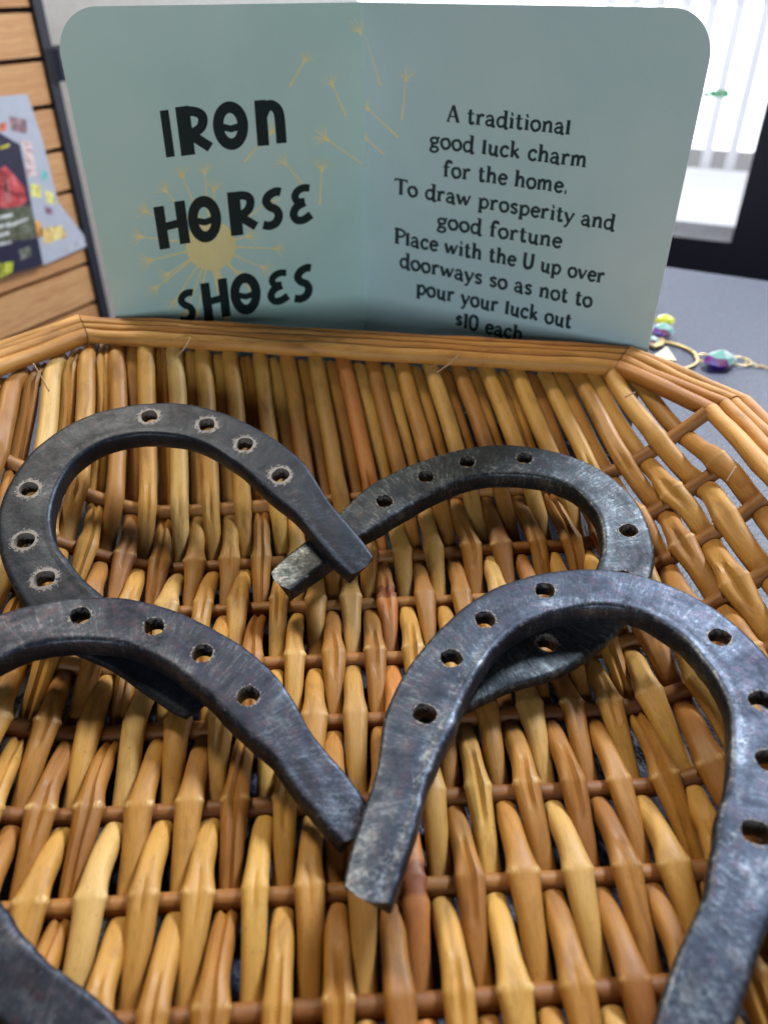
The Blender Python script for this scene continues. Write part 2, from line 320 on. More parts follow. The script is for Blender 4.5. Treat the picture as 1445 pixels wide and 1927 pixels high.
def ribbon(pts, w0, w1=None):
    """quads along a polyline in px; returns list of quads; widths in px"""
    w1 = w0 if w1 is None else w1; pts = [np.asarray(p, float) for p in pts]; K = len(pts); L = []; R_ = []
    for i, p in enumerate(pts):
        t = pts[min(i+1, K-1)]-pts[max(i-1, 0)]; t = t/(np.linalg.norm(t)+1e-9); nn = np.array([-t[1], t[0]]); ww = (w0+(w1-w0)*i/max(1, K-1))/2
        L.append(p+nn*ww); R_.append(p-nn*ww)
    return L, R_
def printed(side, strokes, name, mat, parent, lift=.012, dl=.0012):
    b = MB(); z = lift
    for kind, dat in strokes:
        if kind == 'poly': pts = dat; b.add([cpt(side, x, y, z) for x, y in pts], [tuple(range(len(pts)))])
        else:
            L, R_ = dat; k = len(L); b.add([cpt(side, *p, z) for p in L]+[cpt(side, *p, z) for p in R_], [(i, i+1, i+1+k, i+k) for i in range(k-1)])
        z += dl
        if z > lift+dl*14: z = lift
    o = b.build(name, mat, parent); o['kind'] = 'stuff'; return o
def arc(cx, cy, rx, ry, a0, a1, n=14): return [(cx+rx*math.cos(math.radians(a0+(a1-a0)*i/n)), cy+ry*math.sin(math.radians(a0+(a1-a0)*i/n))) for i in range(n+1)]
# bold block glyphs in a unit box (x right, y up); strokes = polylines with a width in box heights
SW = .27
def big_O():  # thick ring with a crossbar that leaves a dome above and a small smile below
    return 'O'
BIG = {'I': [([(.5, 0), (.5, 1)], .95)],
 'R': [([(.20, 0), (.20, 1)], .38), ([(.15, .88), (.50, .87), (.74, .78), (.78, .64), (.66, .50), (.36, .42)], .26), ([(.34, .42), (.58, .28), (.92, .09)], .27)],
 'n': [([(.20, 0), (.20, 1.0)], .34), ([(.10, .93), (.55, .90)], .13), ([(.25, .68), (.45, .86), (.68, .80), (.80, .60), (.82, .0)], .30)],
 'H': [([(.16, 0), (.16, 1)], .31), ([(.84, 0), (.84, 1)], .31), ([(.1, .50), (.9, .50)], .24)],
 'S': [([(.90, .86), (.70, .90), (.40, .84), (.28, .70), (.42, .56), (.66, .46), (.76, .30), (.62, .14), (.34, .10), (.08, .16)], .29)],
 'E': [([(.92, .84), (.66, .88), (.42, .84), (.30, .72), (.40, .58), (.70, .54)], .25), ([(.70, .52), (.36, .46), (.20, .30), (.32, .14), (.60, .10), (.94, .18)], .27)]}
def place(bx0, by0, bx1, by1, fx, fy, hpx):
    """a point at fraction fx of the baseline and fy of the height, verticals running to the card's vanishing point"""
    p = np.array([bx0+(bx1-bx0)*fx, by0+(by1-by0)*fx]); up_ = p-VP; up_ = up_/np.linalg.norm(up_); up_ = up_*(hpx/abs(up_[1])); return p+up_*fy
def smooth_poly(pts, n=5):
    pts = [np.asarray(p, float) for p in pts]
    if len(pts) < 3: return pts
    out = []
    for i in range(len(pts)-1):
        p0 = pts[max(i-1, 0)]; p1 = pts[i]; p2 = pts[i+1]; p3 = pts[min(i+2, len(pts)-1)]
        for j in range(n):
            t = j/n; out.append(.5*((2*p1)+(-p0+p2)*t+(2*p0-5*p1+4*p2-p3)*t*t+(-p0+3*p1-3*p2+p3)*t**3))
    return out+[pts[-1]]
def glyph_big(ch, x0, y0, x1, y1, h):
    out = []
    wpx = math.hypot(x1-x0, y1-y0)
    def T(p): return place(x0, y0, x1, y1, p[0], p[1], h)
    if ch == 'O':
        ring = lambda r, cx=.5, cy=.5, ry=None: [T((cx+r*math.cos(a), cy+(ry or r)*math.sin(a))) for a in np.linspace(0, 2*math.pi, 41)]
        o = ring(.5, ry=.52); i = ring(.20, cy=.50, ry=.27); out.append(('rib', (o, i)))
        out.append(('rib', ribbon([T(p) for p in [(.24, .50), (.5, .43), (.78, .47)]], .15*h)))
        return out
    for pts, sw in BIG[ch]: out.append(('rib', ribbon([T(p) for p in smooth_poly(pts)], sw*(wpx if ch == 'I' else .5*(wpx+h)*.92))))
    return out
words = {'IRON': [('I', 313, 297, 330, 294, 88), ('R', 343, 294, 402, 285, 92), ('O', 406, 284, 471, 277, 88), ('n', 485, 276, 540, 268, 86)],
         'HORSE': [('H', 302, 471, 358, 456, 80), ('O', 360, 460, 421, 449, 84), ('R', 437, 446, 487, 432, 82), ('S', 493, 436, 537, 426, 76), ('E', 545, 428, 589, 417, 76)],
         'SHOES': [('S', 338, 612, 374, 604, 62), ('H', 387, 607, 434, 594, 72), ('O', 438, 595, 494, 586, 75), ('E', 503, 579, 546, 568, 66), ('S', 552, 573, 592, 562, 68)]}
gl = []
# dandelion first (lies under the words)
dc = np.array([397., 462.]); DS = []
def seed(hx, hy, tx, ty, s=1., w=3.4):
    h_ = np.array([hx, hy], float); t_ = np.array([tx, ty], float); dv = h_-t_; L_ = np.linalg.norm(dv); dv /= L_; nn = np.array([-dv[1], dv[0]])
    DS.append(('rib', ribbon([t_, h_], w*1.15, w*.55)))
    DS.append(('poly', [tuple(h_-dv*5*s+nn*3.2*s), tuple(h_+dv*4*s+nn*4*s), tuple(h_+dv*4*s-nn*4*s), tuple(h_-dv*5*s-nn*3.2*s)]))
    for j, a in enumerate((-52, -34, -17, 0, 15, 33, 50)):
        a = math.radians(a+random.uniform(-5, 5)); d_ = dv*math.cos(a)+nn*math.sin(a); l_ = s*random.uniform(22, 31)
        DS.append(('rib', ribbon([h_, h_+d_*l_*.55+nn*math.sin(a)*1.5, h_+d_*l_], 2.0*s, .7*s)))
DS.append(('poly', [(dc[0]+47*math.cos(a), dc[1]+47*math.sin(a)) for a in np.linspace(0, 2*math.pi, 40)[:-1]]))
DS.append(('rib', ribbon([(405, 500), (418, 555), (432, 612)], 15, 12)))
for hx, hy in ((345, 333), (386, 325), (313, 360), (404, 358), (276, 398), (267, 446), (284, 490), (318, 515), (296, 540), (518, 468), (494, 503), (330, 566), (352, 585), (465, 445), (447, 512), (505, 380), (372, 588), (470, 540)):
    v_ = np.array([hx, hy])-dc; v_ = v_/np.linalg.norm(v_); seed(hx, hy, *(dc+v_*44), s=.85)
for s_ in ((680, 62, 717, 163, 1.15), (573, 115, 545, 163, .75), (626, 160, 652, 219, .8), (764, 150, 756, 226, .9), (692, 205, 749, 258, .9), (615, 262, 682, 308, 1.1), (537, 308, 570, 346, .8), (606, 320, 602, 386, .9), (690, 262, 723, 291, .7), (510, 250, 460, 304, .9)): seed(s_[0], s_[1], s_[2], s_[3], s_[4])
dl_, dr_ = [], []
for kd, dt in DS:
    xm = dt[0][0] if kd == 'poly' else dt[0][0][0]
    (dr_ if xm > 687 else dl_).append((kd, dt))
def clampx(lst, right):
    o = []
    for kd, dt in lst:
        f_ = (lambda p: (max(p[0], 686), p[1])) if right else (lambda p: (min(p[0], 681), p[1]))
        o.append((kd, [f_(p) for p in dt]) if kd == 'poly' else (kd, ([f_(p) for p in dt[0]], [f_(p) for p in dt[1]])))
    return o
printed('L', clampx(dl_, 0), 'dandelion_print', M_GOLD, panL, .006, .0004); printed('R', clampx(dr_, 1), 'dandelion_print', flat('print_straw_dull', (.90, .78, .44), .6), panR, .006, .0004)
for wname, gs in words.items():
    st_ = []
    for g in gs: st_ += glyph_big(*g)
    printed('L', st_, 'title_word', M_INK, panL, .016, .0008)
# small serif glyphs: width, strokes (polyline, weight); y up, 1 = cap height
a_ = .62  # x-height
FNT = {
 'A': (.62, [([(.06, 0), (.30, 1)], .8), ([(.30, 1), (.56, 0)], 1.25), ([(.14, .32), (.48, .32)], .6), ([(0, .01), (.16, .01)], .5), ([(.46, .01), (.64, .01)], .5)]),
 'T': (.62, [([(.31, 0), (.31, .95)], 1.35), ([(.0, .95), (.62, .95)], .8), ([(0, .97), (.0, .80)], .6), ([(.62, .97), (.62, .80)], .6), ([(.2, .01), (.42, .01)], .5)]),
 'P': (.58, [([(.14, 0), (.14, 1)], 1.35), ([(.0, .97), (.3, .97), (.54, .86), (.54, .62), (.34, .48), (.14, .5)], .9), ([(.02, .01), (.27, .01)], .5)]),
 'U': (.62, [([(.10, 1), (.10, .3), (.2, .05), (.38, .05), (.52, .3), (.52, 1)], 1.25), ([(0, .98), (.22, .98)], .5), ([(.42, .98), (.64, .98)], .5)]),
 'a': (.50, [([(.36, .40), (.28, .60), (.12, .58), (.05, .46)], .9), ([(.36, .42), (.36, 0), (.48, .02)], 1.2), ([(.36, .34), (.16, .32), (.04, .18), (.12, .02), (.26, .03), (.36, .16)], .95)]),
 'c': (.46, [([(.42, .46), (.32, .60), (.16, .56), (.06, .34), (.12, .08), (.28, .01), (.43, .12)], 1.1)]),
 'd': (.56, [([(.44, 1), (.44, 0), (.56, .01)], 1.25), ([(.30, .98), (.46, .98)], .5), ([(.44, .45), (.28, .60), (.10, .50), (.05, .26), (.14, .03), (.30, .03), (.44, .2)], 1.0)]),
 'e': (.48, [([(.07, .33), (.42, .36), (.40, .52), (.26, .61), (.12, .52), (.06, .28), (.16, .05), (.30, .01), (.44, .12)], 1.05)]),
 'f': (.40, [([(.15, 0), (.15, .72), (.24, .95), (.38, .93), (.40, .82)], 1.25), ([(.0, .58), (.34, .60)], .6), ([(.04, .01), (.28, .01)], .5)]),
 'g': (.50, [([(.24, .60), (.08, .50), (.08, .32), (.24, .24), (.38, .34), (.38, .52), (.24, .60)], 1.0), ([(.36, .56), (.50, .64)], .8), ([(.16, .24), (.12, .08), (.36, .02), (.42, -.14), (.26, -.28), (.06, -.22), (.08, -.06), (.18, .02)], .95)]),
 'h': (.58, [([(.12, 0), (.12, 1)], 1.25), ([(0, .98), (.14, .98)], .5), ([(.12, .42), (.28, .60), (.42, .52), (.44, .3), (.44, 0)], 1.15), ([(.0, .01), (.22, .01)], .5), ([(.34, .01), (.56, .01)], .5)]),
 'i': (.28, [([(.14, 0), (.14, .60)], 1.25), ([(.02, .59), (.15, .59)], .5), ([(.03, .01), (.26, .01)], .5), ([(.09, .82), (.18, .86)], 1.5)]),
 'k': (.52, [([(.12, 0), (.12, 1)], 1.2), ([(.12, .26), (.42, .58)], .9), ([(.20, .36), (.46, .0)], 1.2), ([(0, .98), (.14, .98)], .5)]),
 'l': (.26, [([(.12, 0), (.12, .82)], 1.3), ([(.02, .80), (.22, .80)], .5), ([(.02, .01), (.24, .01)], .5)]),
 'm': (.84, [([(.10, 0), (.10, .60)], 1.2), ([(0, .59), (.12, .59)], .5), ([(.10, .44), (.24, .60), (.36, .52), (.38, 0)], 1.15), ([(.38, .44), (.52, .60), (.66, .52), (.68, 0)], 1.15), ([(.0, .01), (.2, .01)], .45), ([(.58, .01), (.80, .01)], .45)]),
 'n': (.58, [([(.12, 0), (.12, .60)], 1.2), ([(0, .59), (.14, .59)], .5), ([(.12, .44), (.28, .60), (.42, .52), (.44, 0)], 1.15), ([(.0, .01), (.22, .01)], .5), ([(.34, .01), (.56, .01)], .5)]),
 'o': (.52, [([(.25, .61), (.08, .50), (.05, .26), (.16, .03), (.30, .01), (.44, .14), (.45, .40), (.36, .57), (.25, .61)], 1.1)]),
 'p': (.56, [([(.12, -.30), (.12, .60)], 1.25), ([(0, .59), (.14, .59)], .5), ([(.12, .42), (.28, .60), (.44, .52), (.50, .30), (.40, .06), (.26, .02), (.12, .14)], 1.0), ([(.0, -.29), (.24, -.29)], .5)]),
 'r': (.44, [([(.12, 0), (.12, .60)], 1.2), ([(0, .59), (.14, .59)], .5), ([(.12, .40), (.26, .60), (.40, .54)], 1.1), ([(.0, .01), (.24, .01)], .5)]),
 's': (.42, [([(.36, .50), (.24, .60), (.08, .50), (.12, .38), (.30, .26), (.34, .12), (.22, .01), (.05, .10)], 1.05)]),
 't': (.38, [([(.15, .86), (.15, .14), (.22, .02), (.36, .08)], 1.2), ([(.0, .60), (.34, .62)], .6)]),
 'u': (.56, [([(.12, .60), (.12, .16), (.22, .02), (.34, .06), (.42, .22)], 1.15), ([(.42, .60), (.42, .02), (.54, .02)], 1.2), ([(0, .59), (.14, .59)], .5)]),
 'v': (.50, [([(.04, .60), (.24, 0)], 1.2), ([(.24, 0), (.44, .60)], .8), ([(-.02, .60), (.12, .60)], .5), ([(.36, .60), (.50, .60)], .5)]),
 'w': (.74, [([(.04, .60), (.20, 0)], 1.2), ([(.20, 0), (.36, .56)], .8), ([(.36, .56), (.50, 0)], 1.2), ([(.50, 0), (.68, .60)], .8), ([(-.02, .60), (.12, .60)], .5), ([(.60, .60), (.74, .60)], .5)]),
 'y': (.50, [([(.04, .60), (.24, .04)], 1.2), ([(.46, .60), (.24, 0), (.14, -.26), (.02, -.26)], .85), ([(-.02, .60), (.12, .60)], .5), ([(.36, .60), (.52, .60)], .5)]),
 '.': (.22, [([(.06, .05), (.15, .05)], 1.6)]),
 '$': (.42, [([(.36, .60), (.22, .70), (.08, .60), (.12, .46), (.32, .36), (.34, .22), (.20, .12), (.04, .20)], .9), ([(.21, .02), (.21, .80)], .6)]),
 '1': (.26, [([(.13, 0), (.13, 1)], 1.3), ([(.0, .88), (.13, .98)], .7), ([(.02, .01), (.24, .01)], .5)]),
 '0': (.54, [([(.26, 1), (.08, .82), (.05, .5), (.1, .14), (.26, 0), (.42, .14), (.47, .5), (.43, .84), (.26, 1)], 1.15)]),
 ' ': (.30, [])}
LINES = [("A traditional", 840, 228, 1074, 253, 31), ("good luck charm", 808, 276, 1105, 315, 31), ("for the home.", 833, 331, 1069, 364, 30), ("To draw prosperity and", 743, 364, 1156, 433, 29),
         ("good fortune", 822, 427, 1057, 467, 29), ("Place with the U up over", 742, 457, 1137, 533, 28), ("doorways so as not to", 752, 502, 1114, 579, 28), ("pour your luck out", 783, 552, 1075, 618, 28), ("$10 each", 856, 613, 984, 642, 27)]
def bleed(x): return x
for txt, x0, y0, x1, y1, hp in LINES:
    tot = sum(FNT[c][0]+.045 for c in txt); sx = 0; st_ = []
    for c in txt:
        wd_, ss = FNT[c]
        for pts, wt in ss:
            q_ = [place(x0, y0, x1, y1, (sx+p[0])/tot, p[1], hp) for p in (smooth_poly(pts, 4) if len(pts) > 2 else [np.array(p) for p in pts])]
            st_.append(('rib', ribbon(q_, 4.9*wt)))
        sx += wd_+.045
    printed('R', st_, 'text_line', M_INK2, panR, .010, .0006)
# ------------------------------------------------------------------ the wicker tray
# inner edge of the rim, corner by corner (x, y, height), clockwise seen from above
RV = [(-16.1, 39.2, 6.85), (12.4, 37.5, 5.75), (15.6, 32.5, 5.85), (17.6, 2.5, 6.0), (11.5, -4.5, 6.4), (-18.5, -3.5, 6.6), (-24.4, 3.0, 6.8), (-21., 31.9, 7.0)]
WALLW = [12., 9., 7.6, 8., 8., 8., 12., 12.]
RP = np.array(RV); NR = len(RV)
edges = []
for i in range(NR):
    a, c = RP[i, :2], RP[(i+1) % NR, :2]; t = (c-a)/np.linalg.norm(c-a); edges.append((a, np.array([t[1], -t[0]]), t, np.linalg.norm(c-a), RP[i, 2], RP[(i+1) % NR, 2]))
def edist(x, y): return [float(np.dot(np.array([x, y])-e[0], e[1])) for e in edges]
def S(x, y):
    s = 0.; cap = 0.
    for i, e in enumerate(edges):
        r = np.array([x, y])-e[0]; d = float(r@e[1]); t = min(1, max(0, float(r@e[2])/e[3])); h = e[4]+(e[5]-e[4])*t-.72
        k = max(0., 1-max(d, 0.)/WALLW[i]); s += (h*k**1.5)**4; cap = max(cap, h)
    return min(s**.25, cap)
def Snorm(x, y):
    e = .15; return np.array([-(S(x+e, y)-S(x-e, y))/(2*e), -(S(x, y+e)-S(x, y-e))/(2*e), 1.])
def inside(x, y, m=.15): return min(edist(x, y)) > m
YR = [y*1.018 for y in (30.8, 27.6, 24.7, 21.45, 18.4, 15.07, 12.07, 8.93, 5.85, 2.8, -.3)]+[-3.4]
BS = .061
def reedX(k, Y):
    a = -1.26+.805*k
    if Y <= 28: return a-BS*(Y-9.1)
    x28 = a-BS*18.9; t = (Y-28)/10.; return x28+(-4.34+.7635*k-x28)*t*(.75+.25*min(t, 1.2))
tray = empty('wicker_tray', (-2, 18, TZ+.02)); tag(tray, 'honey coloured woven reed tray with octagonal rim, holding the horseshoes', 'tray')
def sweep(name, P_, W_, Hh, NRM, G_, mat, parent, n=20, capend=True, twist=None):
    """reed skin: centres, half widths, half heights, surface normals, groove depths"""
    K = len(P_); V = []; FB = []; s = 0.
    for i in range(K):
        t = P_[min(i+1, K-1)]-P_[max(i-1, 0)]; t = t/np.linalg.norm(t); nn = NRM[i]-t*np.dot(NRM[i], t); nn /= np.linalg.norm(nn); sd = np.cross(t, nn)
        if i: s += np.linalg.norm(P_[i]-P_[i-1])
        for j in range(n):
            a = 2*math.pi*j/n; ca, sa = math.cos(a), math.sin(a)
            x = W_[i]*math.copysign(abs(ca)**.84, ca); z = Hh[i]*math.copysign(abs(sa)**.9, sa)
            if sa > 0 and G_[i]: z -= G_[i]*math.exp(-(ca/.12)**2)
            V.append(P_[i]+sd*x+nn*z); FB.append((x, s, z))
    Fc = [(i*n+j, i*n+(j+1) % n, (i+1)*n+(j+1) % n, (i+1)*n+j) for i in range(K-1) for j in range(n)]
    Fc += [tuple(range(n))[::-1], tuple(range((K-1)*n, K*n))]
    o = mesh(name, V, Fc, mat, parent, True, 50)
    at = o.data.attributes.new('fibre', 'FLOAT_VECTOR', 'POINT'); at.data.foreach_set('vector', np.array(FB, np.float32).ravel()); return o
AMP = .53; SNAP = {(3, 2), (3, 6), (-6, 9)}
def build_reed(k):
    jx = random.uniform(-.09, .09); w0 = random.uniform(.355, .392); reedgroove = 1. if k in (-16, -10) else random.random()
    # rows this reed meets, far to near
    ys = [];
    y = 44.
    Yend = None
    while y > 20:
        x = reedX(k, y)+jx
        if inside(x, y, -.45) and (x < 12.6 or edist(x, y)[1] > .9) and edist(x, y)[2] > .5 and edist(x, y)[6] > .5: Yend = y; break
        y -= .05
    if Yend is None: return None
    pts = []   # (Y, offset, crest weight, side) stations
    x_ = reedX(k, 10)
    rowY = [yr+BS*(reedX(k, yr)) for yr in YR]
    over = [((k+i) % 2 == 1) for i in range(len(YR))]      # odd reeds pass over the farthest bar
    st_ = []
    r0 = next((i for i, yy in enumerate(rowY) if yy < Yend-.25), None)
    a0 = (.10 if -13 < reedX(k, 36) < 8 else -.25) if over[r0] else -.42
    # from the rim down to the first bar
    amp = [AMP*random.uniform(.9, 1.12) for _ in YR]
    def off(i): return amp[i] if over[i] else -amp[i]
    nseg = max(3, int((Yend-rowY[r0])/.6))
    for q_ in range(nseg): t = q_/nseg; st_.append((Yend+(rowY[r0]-Yend)*t, a0+(off(r0)-a0)*(t**2*(3-2*t)), -1, 0, t))
    for i in range(r0, len(YR)-1):
        o0, o1 = off(i), off(i+1)
        for t in (0, .035, .1, .2, .32, .44, .56, .68, .80, .90, .965):
            if not over[i]: f = (math.sin(t*1.3)/math.sin(1.3))**.78   # climbs from under the far bar, arching
            else: f = t**1.12           # kinks at the bar and runs down straight
            st_.append((rowY[i]+(rowY[i+1]-rowY[i])*t, o0+(o1-o0)*f, i, 1, t))
    st_.append((rowY[-1], off(len(YR)-1), len(YR)-1, 1, 0))
    crest = {i: (random.uniform(1.08, 1.34), random.random(), random.uniform(-.045, .045), random.uniform(0, 1)) for i in range(len(YR))}
    P_, W_, H_, NN, G_, CR_ = [], [], [], [], [], []
    wob = random.uniform(0, 50)
    for (Y, of, i, kind, t) in st_:
        wx = .07*noise.noise((Y*.35, wob, 0)); x = reedX(k, Y)+jx*(1 if Y < 30 else .4)+wx
        if (not inside(x, Y, -.12) or edist(x, Y)[2] < .35 or edist(x, Y)[6] < .35) and Y < 25: break
        # nearest crest
        best = None
        for j in range(len(YR)):
            if over[j] and (best is None or abs(rowY[j]-Y) < abs(best[1])): best = (j, Y-rowY[j])
        j, dy = best; cw, cg, cs, cy = crest[j]; cw, cs, cy = (1.02, 0, 0) if j == 0 else (cw, cs, cy)
        g = math.exp(-(abs(dy)/(.55 if dy > 0 else .9))**2); pk = math.exp(-abs(dy)/.10)*(.35+.9*cy); snap = (k, j) in SNAP and abs(dy) < .32
        x += cs*g
        W_.append((w0*(1+(cw-1)*g)+.055*pk)*(1.+(.12 if x > 10.5 and Y < 30 else 0)+.75*min(.2, np.linalg.norm(Snorm(x, Y))-1))*(1.+.03*min(1, max(0, (Y-28.5)/2.5)))*(random.uniform(.7, .95) if snap else 1)); hh = (.34-.10*g)*(w0/.36); H_.append((hh-.02*pk)*(random.uniform(.6, .95) if snap else 1)); CR_.append(-1. if snap else pk)
        gr = 0
        if cg > .35: gr = (.07+.20*(cg-.35))*math.exp(-(dy/1.5)**2)
        if reedgroove > .86: gr = max(gr, .16)
        G_.append(gr)
        z = S(x, Y)+0.; nn = Snorm(x, Y); nu = nn/np.linalg.norm(nn)
        P_.append(np.array([x, Y, z])+nu*(of+.02*pk)); tilt = cs*3*g; NN.append(nn+np.array([tilt, 0, 0]))
    if len(P_) < 6: return None
    o = sweep('reed', P_, W_, H_, NN, G_, M_PALE if k in (-9, 1, 9, -17) else M_BROKEN if k == 3 else M_REED, tray)
    if k == 3: o['label'] = 'orange reed snapped where it bends over the bars'
    at = o.data.attributes.new('crease', 'FLOAT', 'POINT'); at.data.foreach_set('value', np.repeat(np.array(CR_, np.float32), 20)); return o
for k in range(-28, 26): build_reed(k)
for yr in YR:
    xs = np.linspace(-26, 20, 100); P_ = [];NN = []
    for x in xs:
        Y = yr+BS*x
        if inside(x, Y, .1): P_.append(np.array([x, Y+.06*noise.noise((x*.3, yr, 3)), S(x, Y)])); NN.append(Snorm(x, Y))
    if len(P_) < 4: continue
    r = random.uniform(.29, .335); K = len(P_); sweep('crossbar', P_, [r*1.02]*K, [r]*K, NN, [0]*K, M_BAR, tray, 12)
# rim: four reeds side by side on each of the eight sides, mitred at the corners
SEC = [(0., -.02, .41), (.70, .16, .32), (1.24, .24, .27), (1.80, .16, .33)]
def corner(i, outw):
    e0 = edges[(i-1) % NR]; e1 = edges[i]; n0, n1 = -e0[1], -e1[1]
    bis = n0+n1; bis /= np.linalg.norm(bis); return RP[i, :2]+bis*outw/float(bis@n1), bis
for i in range(NR):
    for s_i, (ow, uph, r) in enumerate(SEC):
        c0, b0 = corner(i, ow); c1, b1 = corner((i+1) % NR, ow)
        A_ = np.array([c0[0], c0[1], RP[i, 2]+uph]); B_ = np.array([c1[0], c1[1], RP[(i+1) % NR, 2]+uph]); Ln = np.linalg.norm(B_-A_); t = (B_-A_)/Ln
        side = np.cross(t, [0, 0, 1.]); side /= np.linalg.norm(side); upn = np.cross(side, t)
        K = max(6, int(Ln/1.0)); n = 18; V = []; FB = []; rr = r*random.uniform(.94, 1.08); sd0 = random.uniform(0, 99); bow = random.uniform(-.08, .08)
        for q_ in range(K+1):
            f = q_/K; c = A_+(B_-A_)*f + side*(bow*math.sin(math.pi*f)+  .13*noise.noise((f*Ln*.22, sd0, 1))) + upn*(.13*noise.noise((f*Ln*.3, sd0, 7)))
            rad = rr*(1+.14*noise.noise((f*Ln*.5, sd0, 9)))
            if q_ in (0, K): rad *= .95
            for j in range(n):
                a = 2*math.pi*j/n; o_ = side*math.cos(a)*rad+upn*math.sin(a)*rad*.92; p_ = c+o_
                if q_ == 0:   m_ = np.array([-b0[1], b0[0], 0]); p_ = p_-t*float((p_-A_)@m_)/float(t@m_)+t*.03
                elif q_ == K: m_ = np.array([-b1[1], b1[0], 0]); p_ = p_-t*float((p_-B_)@m_)/float(t@m_)-t*.03
                V.append(p_); FB.append((math.cos(a)*rad, f*Ln, math.sin(a)*rad))
        Fc = [(q_*n+j, q_*n+(j+1) % n, (q_+1)*n+(j+1) % n, (q_+1)*n+j) for q_ in range(K) for j in range(n)]+[tuple(range(n))[::-1], tuple(range(K*n, K*n+n))]
        o = mesh('rim_reed', V, Fc, M_RIM, tray, True, 50); at = o.data.attributes.new('fibre', 'FLOAT_VECTOR', 'POINT'); at.data.foreach_set('vector', np.array(FB, np.float32).ravel())
M_TIE = flat('tie_thread', (.42, .26, .16), .7)
def rim_pt(px, py, z): return hit(px, py, (0, 0, z), np.array([0, 0, 1.]))
for pp in ([(62, 681, 7.5), (74, 700, 7.1), (92, 733, 6.4)], [(358, 632, 7.3), (345, 655, 6.9), (318, 680, 6.4)], [(866, 661, 6.9), (850, 678, 6.6), (822, 698, 6.1)], [(1196, 735, 6.3), (1188, 738, 6.2), (1176, 744, 6.0)], [(1385, 874, 5.8), (1375, 890, 5.6), (1368, 902, 5.4)]):
    pts = []
    for x, y, z in pp: pts.append(rim_pt(x, y, z+.15)*np.array([.985, .985, 1])+np.array([0, 0, .15]))
    b = MB(); b.tube(smooth_poly(pts, 5), .035, 6); b.build('tie', M_TIE, tray, True)
sp = [(330, 637, 7.30), (352, 629, 7.42), (374, 633, 7.40), (398, 640, 7.28)]
b = MB(); q0 = [rim_pt(x, y, z) for x, y, z in sp]; q1 = [p+np.array([0, -.02, -.16 if 0 < i < 3 else -.05]) for i, p in enumerate(q0)]
b.add(q0+q1, [(i, i+1, i+5, i+4) for i in range(3)]); b.build('splinter', M_PALE, tray)
# ------------------------------------------------------------------ horseshoes
KT = np.radians([0, 30, 60, 90, 115, 140, 160])
RO = np.array([9.367, 8.567, 7.097, 6.3, 6.067, 7.587, 10.071]); RI = np.array([7.348, 6.249, 4.653, 3.973, 4.371, 5.525, 7.885])
def interp(y, th):
    x = KT; m = np.gradient(y, x); m[0] = 0; i = int(np.clip(np.searchsorted(x, th)-1, 0, 5)); h = x[i+1]-x[i]; t = (th-x[i])/h
    return (2*t**3-3*t**2+1)*y[i]+(t**3-2*t**2+t)*h*m[i]+(-2*t**3+3*t**2)*y[i+1]+(t**3-t**2)*h*m[i+1]
HOLES = [(3.118, 7.174), (4.678, 4.905), (5.12, 2.726), (5.019, .208)]
def half(R_, yend):
    p = []
    for th in np.radians(np.arange(0, 160, .5)):
        r = interp(R_, th); q_ = (r*math.sin(th), r*math.cos(th)); p.append(q_)
        if q_[1] < yend: break
    p = np.array(p); s = np.r_[0, np.cumsum(np.hypot(*np.diff(p, axis=0).T))]; u = np.linspace(0, s[-1], 91)
    return np.c_[np.interp(u, s, p[:, 0]), np.interp(u, s, p[:, 1])]
HOHI = {k: (half(RO, e), half(RI, e+.08)) for k, e in (('A', -5.62), ('B', -5.95), ('C', -5.70), ('D', -5.62))}
def rotm(yaw, tx, ty):
    from mathutils import Matrix
    return Matrix.Rotation(ty, 4, 'Y') @ Matrix.Rotation(tx, 4, 'X') @ Matrix.Rotation(yaw, 4, 'Z')
POSE = {'A': ((-7.865, 24.833, -19.024), (47.678, 17.18, 2.619)), 'B': ((2.916, 24.434, -19.994), (-52.771, 9.317, -1.994)),
        'C': ((5.728, 14.177, -19.577), (-26.673, 3.43, -4.418)), 'D': ((-7.724, 13.738, -20.227), (50.385, 5.523, 6.203))}
LBL = {'A': 'dark blue-black horseshoe at the back left with pale rings round its nail holes', 'B': 'bright scuffed grey horseshoe at the back right, lying under two others',
       'C': 'large blue-grey horseshoe in front at the right, heel ends towards the viewer', 'D': 'purplish dark horseshoe at the front left, cut off by the left edge'}
TH = .64
